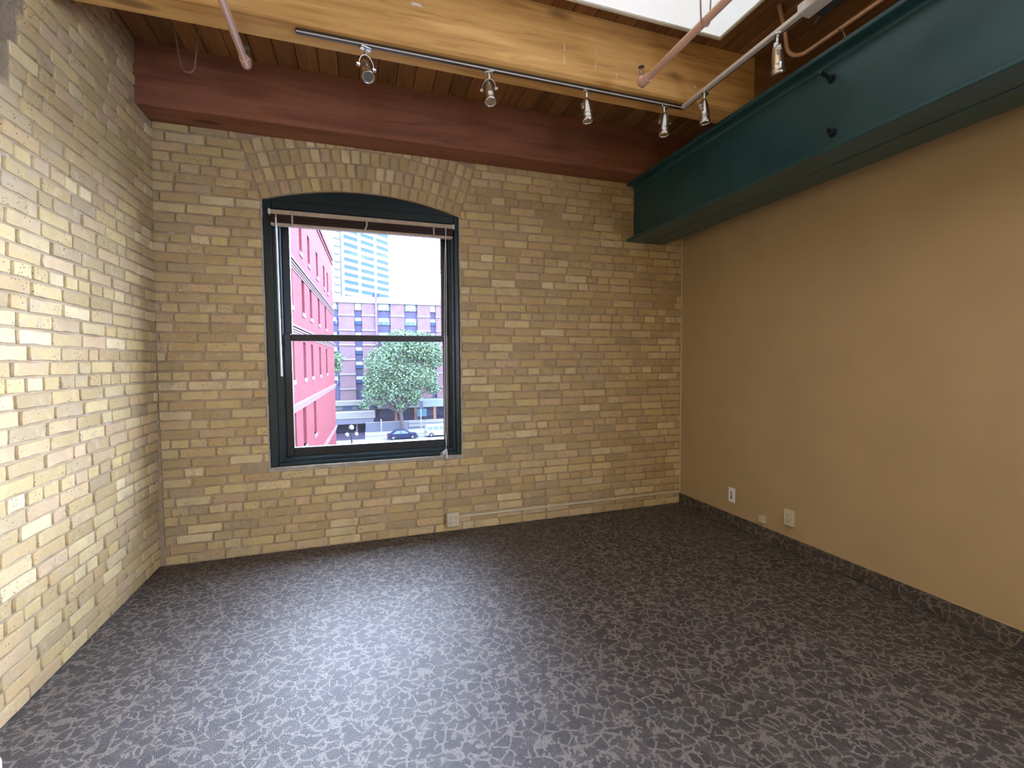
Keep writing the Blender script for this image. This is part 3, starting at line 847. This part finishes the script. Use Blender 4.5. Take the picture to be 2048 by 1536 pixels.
# --- red brick building on the left: facade plane turned by .03 rad
AN = .03; P0 = Vector((-1.71, 60.0, 0)); DR = Vector((math.sin(AN), math.cos(AN), 0)); NR = Vector((math.cos(AN), -math.sin(AN), 0))
def RF(y, z, d):            # d into the wall
    t = (y-60.0)/DR.y
    p = P0+DR*t-NR*d; return (p.x, p.y, z)
red = thing('red_building', 'red painted brick building with tall slit windows beside the street', 'building', RF(35, GZ, 4))
rows = [(9.1, 11.27), (4.92, 7.34), (.30, 2.84), (-4.45, -1.63), (-9.2, -6.9)]
cols = [(17.5, 18.7), (22.3, 23.5), (27.1, 28.3), (32.05, 33.3), (36.2, 37.5), (41.65, 43.05), (47.5, 48.95), (51.2, 52.5)]
holes = []
for ri, (a, b) in enumerate(rows):
    for ci, (c, d) in enumerate(cols):
        if ci == 7 and ri != 0: continue
        if ri >= 3 and ci >= 5: continue
        s = -.55 if ri == 0 else 0
        if ri == 3 and ci == 4: c, d = 36.9, 38.4
        if ri == 3 and ci == 3: c, d = 31.1, 32.6
        holes.append((c+s, d+s, a, b))
YE = 57.6
mb = MB(); holed(mb, 1.5, YE, GZ, 14.3, holes, RF, .38)
mb.add([RF(YE, GZ, 0), RF(YE, GZ, 18), RF(YE, 14.3, 18), RF(YE, 14.3, 0)], [(0, 1, 2, 3)])
mb.add([RF(1.5, GZ, 0), RF(1.5, GZ, 18), RF(1.5, 14.3, 18), RF(1.5, 14.3, 0)], [(0, 1, 2, 3)])
mb.add([RF(1.5, 14.3, 0), RF(YE, 14.3, 0), RF(YE, 14.3, 18), RF(1.5, 14.3, 18)], [(0, 1, 2, 3)])
part('facade', mb, E['red'], red)
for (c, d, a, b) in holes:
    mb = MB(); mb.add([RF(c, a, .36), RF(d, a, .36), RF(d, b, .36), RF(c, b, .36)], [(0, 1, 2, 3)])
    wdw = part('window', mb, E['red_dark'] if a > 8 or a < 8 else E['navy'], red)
    mb = MB()
    mb.prism([(c-.08, a-.30), (d+.08, a-.30), (d+.08, a), (c-.08, a)], lambda p, q_, h: RF(p, q_, h), -.06, .2); part('sill', mb, E['band'], red, wdw)
for z in (7.75, 3.68, -1.22, -6.4):
    mb = MB()
    for k, (dz, o) in enumerate(((0, .20), (-.16, .13), (-.30, .08), (-.44, .04))):
        mb.prism([(1.5, z+dz-.08), (YE+.1, z+dz-.08), (YE+.1, z+dz+.03), (1.5, z+dz+.03)], lambda p, q_, h: RF(p, q_, h), -o, .05)
    part('string_course', mb, E['band'], red)
mb = MB(); mb.prism([(1.5, 13.9), (YE+.1, 13.9), (YE+.1, 14.7), (1.5, 14.7)], lambda p, q_, h: RF(p, q_, h), -.12, .3)
mb.prism([(1.5, 13.4), (YE+.2, 13.4), (YE+.2, 13.6), (1.5, 13.6)], lambda p, q_, h: RF(p, q_, h), -.08, .05)
part('cornice', mb, E['red'], red)

# --- apartment block across the street
AY = 85.0
apt = thing('apartment_block', 'brown brick apartment block with white ledges across the street', 'building', (10, AY+6, GZ))
PAN = [(-13.6, -11.1), (-9.2, -7.5), (-5.6, -4.3), (-2.23, .44), (1.76, 4.32), (6.78, 9.25), (11.66, 14.02), (15.12, 17.6), (18.9, 21.3), (23.7, 26.2)]
BZ = [9.98, 7.31, 4.65, 2.05, -.62, -3.28]
TOP = 12.19; POD = -5.45
mb = MB(); mb.box((-16, AY, GZ), (34, AY+12, TOP)); part('wall', mb, E['apt_dark'], apt)
for a, b in PAN:
    mb = MB(); mb.box((a, AY-.55, POD), (b, AY+.05, TOP)); p = part('brick_pier', mb, E['apt'], apt)
    for z in BZ:
        mb = MB(); mb.box((a-.06, AY-.72, z-.13), (b+.06, AY-.5, z+.13)); part('ledge', mb, E['stone'], apt, p)
rr = random.Random(4)
for i in range(2, len(PAN)-2):
    a, b = PAN[i][1], PAN[i+1][0]; wide = (b-a) > 1.8
    for k, z in enumerate([TOP+.1]+BZ[:-1]):
        zt = z-.10 if k == 0 else z-.40
        mb = MB(); mb.box((a+.05, AY-.22, zt-1.28), (b-.05, AY+.02, zt), bev=.02)
        if wide and k > 0: wd = part('window', mb, E['teal'] if rr.random() > .4 else E['blue'], apt)
        elif wide: wd = part('window', mb, E['teal'], apt)
        else: wd = part('window', mb, E['blue'] if k else E['curtain'], apt)
        mb = MB()
        if wide:
            for q in (a+.35, (a+b)/2, b-.4): mb.box((q-.05, AY-.28, zt-1.28), (q+.05, AY-.2, zt))
            mb.box((a+.1, AY-.28, zt-.70), (b-.1, AY-.2, zt-.62)); part('mullion', mb, E['curtain'], apt, wd)
            mb = MB(); mb.box((a+.42, AY-.26, zt-(.60 if k % 2 else 1.1)), (b-.45, AY-.21, zt-.02)); part('blind', mb, E['curtain'], apt, wd)
        else:
            mb.box((a+.08, AY-.28, zt-(.62 if k else 1.25)), (b-.08, AY-.2, zt-.03)); part('blind', mb, E['curtain'], apt, wd)
mb = MB(); mb.box((-16.2, AY-.75, TOP-.02), (34.2, AY+12, 13.34)); part('parapet', mb, E['stone'], apt)
mb = MB(); mb.box((4.05, AY-.9, TOP-7.5), (4.45, AY-.5, TOP+1.9)); ch = part('downpipe', mb, E['apt'], apt, label='pinkish brick flue')
mb = MB(); mb.box((3.6, AY+1, 13.3), (4.9, AY+2, 14.3)); part('roof_vent', mb, E['blue'], apt)
# podium: pale band, strip windows, shop front with columns
mb = MB(); mb.box((-16.2, AY-3.4, POD-.62), (3.9, AY, POD+.1)); mb.box((-16.2, AY-3.0, POD-1.5), (3.9, AY, POD-.62), 1); part('podium', mb, [E['stone'], E['apt']], apt)
for k in range(8):
    xa = -2.55+k*.82
    mb = MB(); mb.box((xa, AY-3.08, POD-1.35), (xa+.66, AY-2.95, POD-.75)); part('window', mb, E['blue'] if k % 3 else E['teal'], apt)
mb = MB(); mb.box((4.0, AY-4.2, -6.75), (34, AY, -5.5), bev=.03); part('fascia_band', mb, E['lightband'], apt)
for k in range(9):
    xa = 4.1+k*3.45
    mb = MB(); mb.box((xa+.3, AY-1.5, -8.6), (xa+3.2, AY-1.3, -6.8)); f = part('shop_window', mb, E['navy'] if k % 2 else E['apt_dark'], apt)
    mb = MB()
    for q in (1.2, 2.2): mb.box((xa+q-.05, AY-1.58, -8.6), (xa+q+.05, AY-1.5, -6.8))
    mb.box((xa+.3, AY-1.58, -7.7), (xa+3.2, AY-1.5, -7.6)); part('mullion', mb, E['grey'], apt, f)
    mb = MB(); mb.box((xa+2.85, AY-4.0, -10.4), (xa+3.35, AY-3.5, -6.7)); part('column', mb, E['orange'], apt)

# --- entrance canopy with garage mouth
cn = thing('garage_canopy', 'white slab canopy over the dark garage entrance across the street', 'canopy', (.0, 81, GZ))
mb = MB(); mb.box((-14, 79.0, -8.15), (3.55, 81.55, -7.0), bev=.05); part('slab', mb, E['whitewall'], cn)
mb = MB(); mb.box((-14, 79.05, -9.05), (3.3, 81.55, -8.2), bev=.05); part('soffit', mb, E['grey'], cn)
mb = MB(); mb.box((-14, 81.3, GZ), (.6, 81.5, -9.1)); mb.box((.6, 81.0, GZ), (1.8, 81.2, -9.1)); part('garage_mouth_shade', mb, E['dark'], cn)  # dark sheets stand for the shaded garage interior
mb = MB(); mb.box((.35, 80.4, GZ), (.60, 80.7, -9.1)); part('post', mb, E['whitewall'], cn)

lw = thing('low_wall', 'grey concrete wall with white rail beneath the tree', 'wall', (5.5, 78.65, GZ), kind='thing')
mb = MB(); mb.box((1.9, 78.5, GZ+.15), (9.0, 78.8, -8.95), bev=.03); part('panel', mb, E['grey'], lw)
mb = MB(); mb.box((1.9, 78.43, -8.95), (9.05, 78.87, -8.80), bev=.03); part('coping', mb, E['stone'], lw)
wl = thing('white_wall', 'white banded retaining wall at right behind the cars', 'wall', (18, 80.2, GZ), kind='thing')
mb = MB(); mb.box((9.2, 79.8, -10.15), (30, 80.3, -8.95), bev=.04); part('band', mb, E['whitewall'], wl)
mb = MB(); mb.box((9.2, 79.9, GZ), (30, 80.3, -10.15)); part('base', mb, E['grey'], wl)
mb = MB(); mb.box((9.2, 79.74, -9.55), (30, 79.82, -9.45)); part('groove', mb, E['grey'], wl)
mb = MB(); mb.box((10.7, 79.4, -8.3), (12.4, 79.55, -6.9), bev=.03); sg = thing('blue_poster', 'light blue poster panel among the shop columns', 'sign', (11.5, 79.5, -8.5))
part('panel', mb, E['sign'], sg); mb = MB(); mb.box((10.85, 79.5, -8.95), (10.95, 79.6, -6.9)); mb.box((12.15, 79.5, -8.95), (12.25, 79.6, -6.9)); part('leg', mb, E['post'], sg)
pw = thing('white_pole', 'thin white pole standing left of the dark blue car', 'pole', (4.45, 78, GZ+.15))
mb = MB(); mb.cyl((4.45, 78, GZ+.15), (4.45, 78, -8.4), .10, n=10); part('post', mb, E['polewhite'], pw); mb = MB(); mb.lathe([(.13, 0), (.13, .1), (.02, .16)], (4.45, 78, -8.42), (0, 0, 1), 12); part('cap', mb, E['polewhite'], pw)
sp = thing('sign_pole', 'street sign pole standing behind the white car', 'pole', (10.87, 75.2, GZ+.15))
mb = MB(); mb.cyl((10.87, 75.2, GZ+.15), (10.87, 75.2, -5.0), .07, n=10); part('post', mb, E['polewhite'], sp)
mb = MB(); mb.box((10.55, 75.1, -6.4), (11.25, 75.16, -5.1), bev=.02); part('sign', mb, E['post'], sp)

# --- white tower far away
dv = Vector((.6836, .7298, 0)).normalized(); nv = Vector((dv.y, -dv.x, 0))       # nv faces the camera
T0 = Vector((-3.98, 197.5, 0))
def TF(s, z, d): p = T0+dv*s-nv*d; return (p.x, p.y, z)
tow = thing('office_tower', 'white high-rise tower with rows of blue windows far behind', 'building', TF(12, GZ, 10))
hs = []
for k in range(-9, 8):
    z = 49.6-k*3.03-.3
    for a, b in ((0.0, 7.85), (9.65, 17.6), (19.45, 27.2)): hs.append((a, b, z-.1, z+1.40))
mb = MB(); holed(mb, -1.3, 29.0, GZ, 82, hs, TF, .12)
mb.add([TF(-1.3, GZ, 0), TF(-1.3, GZ, 25), TF(-1.3, 82, 25), TF(-1.3, 82, 0)], [(0, 1, 2, 3)]); mb.add([TF(29, GZ, 0), TF(29, GZ, 25), TF(29, 82, 25), TF(29, 82, 0)], [(0, 1, 2, 3)])
part('facade', mb, E['whitewall'], tow)
for (a, b, c, d) in hs:
    mb = MB(); mb.add([TF(a, c, .10), TF(b, c, .10), TF(b, d, .10), TF(a, d, .10)], [(0, 1, 2, 3)])
    part('window', mb, E['blue'], tow)
mb = MB(); mb.prism([(-6.6, GZ), (-1.3, GZ), (-1.3, 82), (-6.6, 82)], lambda p, q_, h: TF(p, q_, h), .8, 20); part('stair_wing', mb, E['whitewall'], tow)
for k in range(-9, 8):
    z = 48.2-k*3.05
    mb = MB(); mb.prism([(-4.7, z), (-2.1, z), (-2.1, z+1.2), (-4.7, z+1.2)], lambda p, q_, h: TF(p, q_, h), .1, .9); bc = part('balcony', mb, E['stone'], tow)
    mb = MB(); mb.prism([(-4.5, z+.2), (-2.3, z+.2), (-2.3, z+1.0), (-4.5, z+1.0)], lambda p, q_, h: TF(p, q_, h), .03, .12); part('railing', mb, E['lightband'], tow, bc)

# --- trees
def tree(label, x, y, z0, trunk_h, blobs, n, seed, leaf=.42):
    r = random.Random(seed)
    t = thing('street_tree', label, 'tree', (x, y, z0), group='street trees')
    mb = MB(); top = Vector((x-.3, y, z0+trunk_h))
    mb.tube([(x, y, z0), (x-.05, y, z0+trunk_h*.4), top], [.42, .34, .30], 10)
    for (bx, by, bz, br) in blobs:
        mid = top.lerp(Vector((bx, by, bz)), .5)+Vector((r.uniform(-.4, .4), r.uniform(-.4, .4), .3))
        mb.tube([top-Vector((0, 0, .3)), mid, (bx, by, bz)], [.20, .13, .05], 7)
    part('trunk', mb, E['bark'], t)
    mb = MB()
    for i in range(n):
        bx, by, bz, br = r.choices(blobs, [b[3]**2 for b in blobs])[0]
        d = Vector((r.gauss(0, 1), r.gauss(0, 1), r.gauss(0, 1))).normalized()*br*(r.random()**.35)
        c = Vector((bx, by, bz))+Vector((d.x, d.y, d.z*.8))
        a = Vector((r.gauss(0, 1), r.gauss(0, 1), r.gauss(0, .6))).normalized(); b = a.orthogonal().normalized()
        b = Matrix.Rotation(r.uniform(0, 6.28), 3, a) @ b
        s = leaf*r.uniform(.6, 1.3)
        tip = c+a*s; mid = c+a*s*.45
        mb.add([c, mid+b*s*.32, tip, mid-b*s*.32], [(0, 1, 2, 3)], False, 0 if r.random() < .65 else 1)
    build('foliage', mb, [E['leaf'], E['leaf2']], t, tuple(t.location), False)
tree('large leafy green tree on the pavement before the apartment block', 7.95, 77.2, GZ+.15, 3.5,
     [(8.4, 77.2, 4.2, 3.8), (5.2, 77.0, 1.4, 3.4), (4.2, 76.9, -1.4, 2.6), (11.4, 77.3, 3.9, 3.5), (13.4, 77.4, 2.2, 2.4), (3.2, 77.0, -3.6, 1.9), (8.6, 77.0, -.6, 3.4), (11.2, 77.2, -.8, 3.0), (13.2, 77.4, -3.0, 1.5), (6.2, 76.8, -3.0, 2.6), (9.6, 77.0, -4.0, 1.8), (1.9, 77.0, -5.6, 1.0), (7.6, 77.1, -5.9, 1.1), (10.2, 77.1, -5.6, .9), (4.4, 77.0, -5.3, .9)], 18000, 6)
tree('green tree whose crown peeps out behind the red building', -4.2, 75.6, GZ+.02, 6.0, [(-3.3, 75.6, 2.1, 2.0), (-5.2, 75.6, 3.0, 2.3), (-2.8, 75.6, .7, 1.3)], 2600, 8)

# --- cars
def car(name, label, cx, cy, L, H, mats, suv, seed=0):
    t = thing(name, label, 'car', (cx, cy, GZ), (0, 0, 0))
    W = 1.8; s = L/4.6
    fn = lambda a, b, h: (a, h, b)
    hb = H*.60
    wheels = (-1.42*s, 1.42*s); wr = .36 if suv else .33
    low = [(-2.25*s, .30), (-2.28*s, .55), (-2.22*s, hb*.92), (-1.6*s, hb), (1.0*s, hb), (2.0*s, hb*.88), (2.25*s, hb*.70), (2.30*s, .42), (2.22*s, .26)]
    for wx in (1.42*s, -1.42*s):
        low += [(wx+.42*math.cos(k), .26+.40*math.sin(k)) for k in [PI*i/6 for i in range(7)]]
    mb = MB(); mb.prism(low, fn, -W/2, W/2); body = lpart('body', mb, mats[0], t)
    if suv: top = [(-2.18*s, hb-.02), (-2.0*s, H-.08), (-1.7*s, H), (.35*s, H), (.65*s, H-.06), (1.25*s, hb-.02)]
    else: top = [(-1.75*s, hb-.02), (-1.0*s, H-.06), (-.6*s, H), (.1*s, H), (.45*s, H-.06), (1.25*s, hb-.02)]
    n = len(top); vs = []
    for sg, wz in ((-1, 1), (1, 1)):
        for (a, b) in top:
            inset = .14*(b-hb)/(H-hb); vs.append((a, sg*(W/2-.03-inset), b))
    mb = MB(); mb.add(vs, [list(range(n))[::-1], list(range(n, 2*n))]+[[k, (k+1) % n, n+(k+1) % n, n+k] for k in range(n)]); lpart('cabin', mb, mats[0], t)
    def glass(poly):
        mb = MB(); v2 = []
        for d in (.012, -.02):
            for (a, b) in poly:
                inset = .14*(b-hb)/(H-hb); v2.append((a, -(W/2-.03-inset)-d, b))
        k_ = len(poly); mb.add(v2, [list(range(k_))[::-1], list(range(k_, 2*k_))]+[[k, (k+1) % k_, k_+(k+1) % k_, k_+k] for k in range(k_)])
        lpart('side_window', mb, E['carglass'], t)
    if suv:
        glass([(-2.0*s, hb+.05), (-1.86*s, H-.14), (-1.25*s, H-.12), (-1.2*s, hb+.05)])
        glass([(-1.1*s, hb+.05), (-1.12*s, H-.12), (-.35*s, H-.12), (-.3*s, hb+.05)])
        glass([(-.18*s, hb+.05), (-.22*s, H-.12), (.40*s, H-.12), (.98*s, hb+.05)])
    else:
        glass([(-1.45*s, hb+.03), (-.95*s, H-.13), (-.38*s, H-.08), (-.34*s, hb+.03)])
        glass([(-.24*s, hb+.03), (-.28*s, H-.08), (.20*s, H-.10), (.98*s, hb+.03)])
    for wx in wheels:
        for sy in (-1, 1):
            mb = MB(); mb.cyl((wx, sy*(W/2-.22), wr), (wx, sy*(W/2+.01), wr), wr, n=20); w = lpart('wheel', mb, E['tyre'], t)
            mb = MB(); mb.cyl((wx, sy*(W/2), wr), (wx, sy*(W/2+.03), wr), wr*.62, n=14); lpart('hub', mb, E['alloy'], w)
    mb = MB(); mb.box((-2.30*s, -W/2-.015, hb*.62), (-2.0*s, -W/2+.35, hb*.92), bev=.03); lpart('tail_light', mb, E['tail'] if not suv else E['grey'], t)
    mb = MB(); mb.box((2.0*s, -W/2-.015, hb*.60), (2.24*s, -W/2+.4, hb*.76), bev=.03); lpart('head_light', mb, E['globe'], t)
    mb = MB(); mb.box((.80*s, -W/2-.16, hb+.02), (.98*s, -W/2-.01, hb+.16), bev=.03); lpart('mirror', mb, mats[0], t)
    return t
car('sedan', 'dark blue sedan parked on the street below', 7.35, 70.4, 4.75, 1.46, [E['car']], False)
car('suv', 'white sport utility vehicle parked ahead of the dark sedan', 13.35, 71.0, 4.9, 1.85, [E['carwhite']], True)

# --- street lamp with three globes
lx, ly = .143, 52.0
la = thing('street_lamp', 'street lamp with three white globes near the red building', 'street lamp', (lx, ly, GZ))
mb = MB(); mb.lathe([(.28, 0), (.28, .3), (.16, .5), (.12, .8), (.085, 3.7), (.12, 3.8), (.06, 3.95)], (lx, ly, GZ), (0, 0, 1), 14); part('post', mb, E['post'], la)
mb = MB()
for sgn in (-1, 1): mb.tube([(lx, ly, -6.75), (lx+sgn*.25, ly, -6.60), (lx+sgn*.5, ly, -6.52), (lx+sgn*.52, ly, -6.60)], .035, 8)
part('arm', mb, E['post'], la)
def globe(x_, z_, r_):
    mb = MB(); mb.lathe([(r_*math.sin(PI*k/12)+1e-5, -r_*math.cos(PI*k/12)) for k in range(13)], (x_, ly, z_), (0, 0, 1), 18); part('globe', mb, E['globe'], la, label='frosted white globe')
globe(lx-.02, -6.02, .30); globe(lx-.52, -6.84, .25); globe(lx+.50, -6.82, .23)

# ================================================================== light, camera
w = bpy.data.worlds.new('sky'); scene.world = w; w.use_nodes = True
bg = w.node_tree.nodes['Background']; bg.inputs[0].default_value = (.77, .915, 1.27, 1); bg.inputs[1].default_value = SKY
def portal(name, loc, rot, sx, sy):
    l = bpy.data.lights.new(name, 'AREA'); l.shape = 'RECTANGLE'; l.size = sx; l.size_y = sy; l.cycles.is_portal = True
    o = bpy.data.objects.new(name, l); C.objects.link(o); o.location = loc; o.rotation_euler = rot
portal('window_portal', (ACX, .33, 1.45), (-PI/2, 0, 0), 1.3, 1.85)
portal('fill_window_portal', (XR+.14, (RW[0]+RW[1])/2, (RW[2]+RW[3])/2), (0, PI/2, 0), 1.55, 1.9)  # guides sky light through the added opening
M['sky_panel'].node_tree.nodes['Principled BSDF'].inputs['Emission Strength'].default_value = .29
M['rear_fill'].node_tree.nodes['Principled BSDF'].inputs['Emission Strength'].default_value = 2.0

F, YAW, PITCH, ROLL = 919.4575, .3188, -.0473, -.0077
fw = Vector((math.sin(YAW)*math.cos(PITCH), math.cos(YAW)*math.cos(PITCH), math.sin(PITCH)))
rt = fw.cross(Vector((0, 0, 1))).normalized(); up = rt.cross(fw)
rt2 = rt*math.cos(ROLL)+up*math.sin(ROLL); up2 = -rt*math.sin(ROLL)+up*math.cos(ROLL)
cam = bpy.data.cameras.new('camera'); co_ = bpy.data.objects.new('camera', cam); C.objects.link(co_)
cam.sensor_fit = 'HORIZONTAL'; cam.sensor_width = 36.0; cam.lens = F/2048*36.0; cam.clip_start = .02; cam.clip_end = 1000
m3 = Matrix((rt2, up2, -fw)).transposed()
co_.matrix_world = Matrix.Translation((1.2265, -3.4773, 1.3)) @ m3.to_4x4()
scene.camera = co_

scene.cycles.max_bounces = 10; scene.cycles.diffuse_bounces = 6; scene.cycles.transparent_max_bounces = 12
scene.cycles.use_denoising = True
scene.cycles.sample_clamp_indirect = 8
vs_ = scene.view_settings
scene.display_settings.display_device = 'sRGB'
vs_.view_transform = 'Standard'; vs_.look = 'None'; vs_.exposure = 1.34; vs_.gamma = 1.0; vs_.use_curve_mapping = False
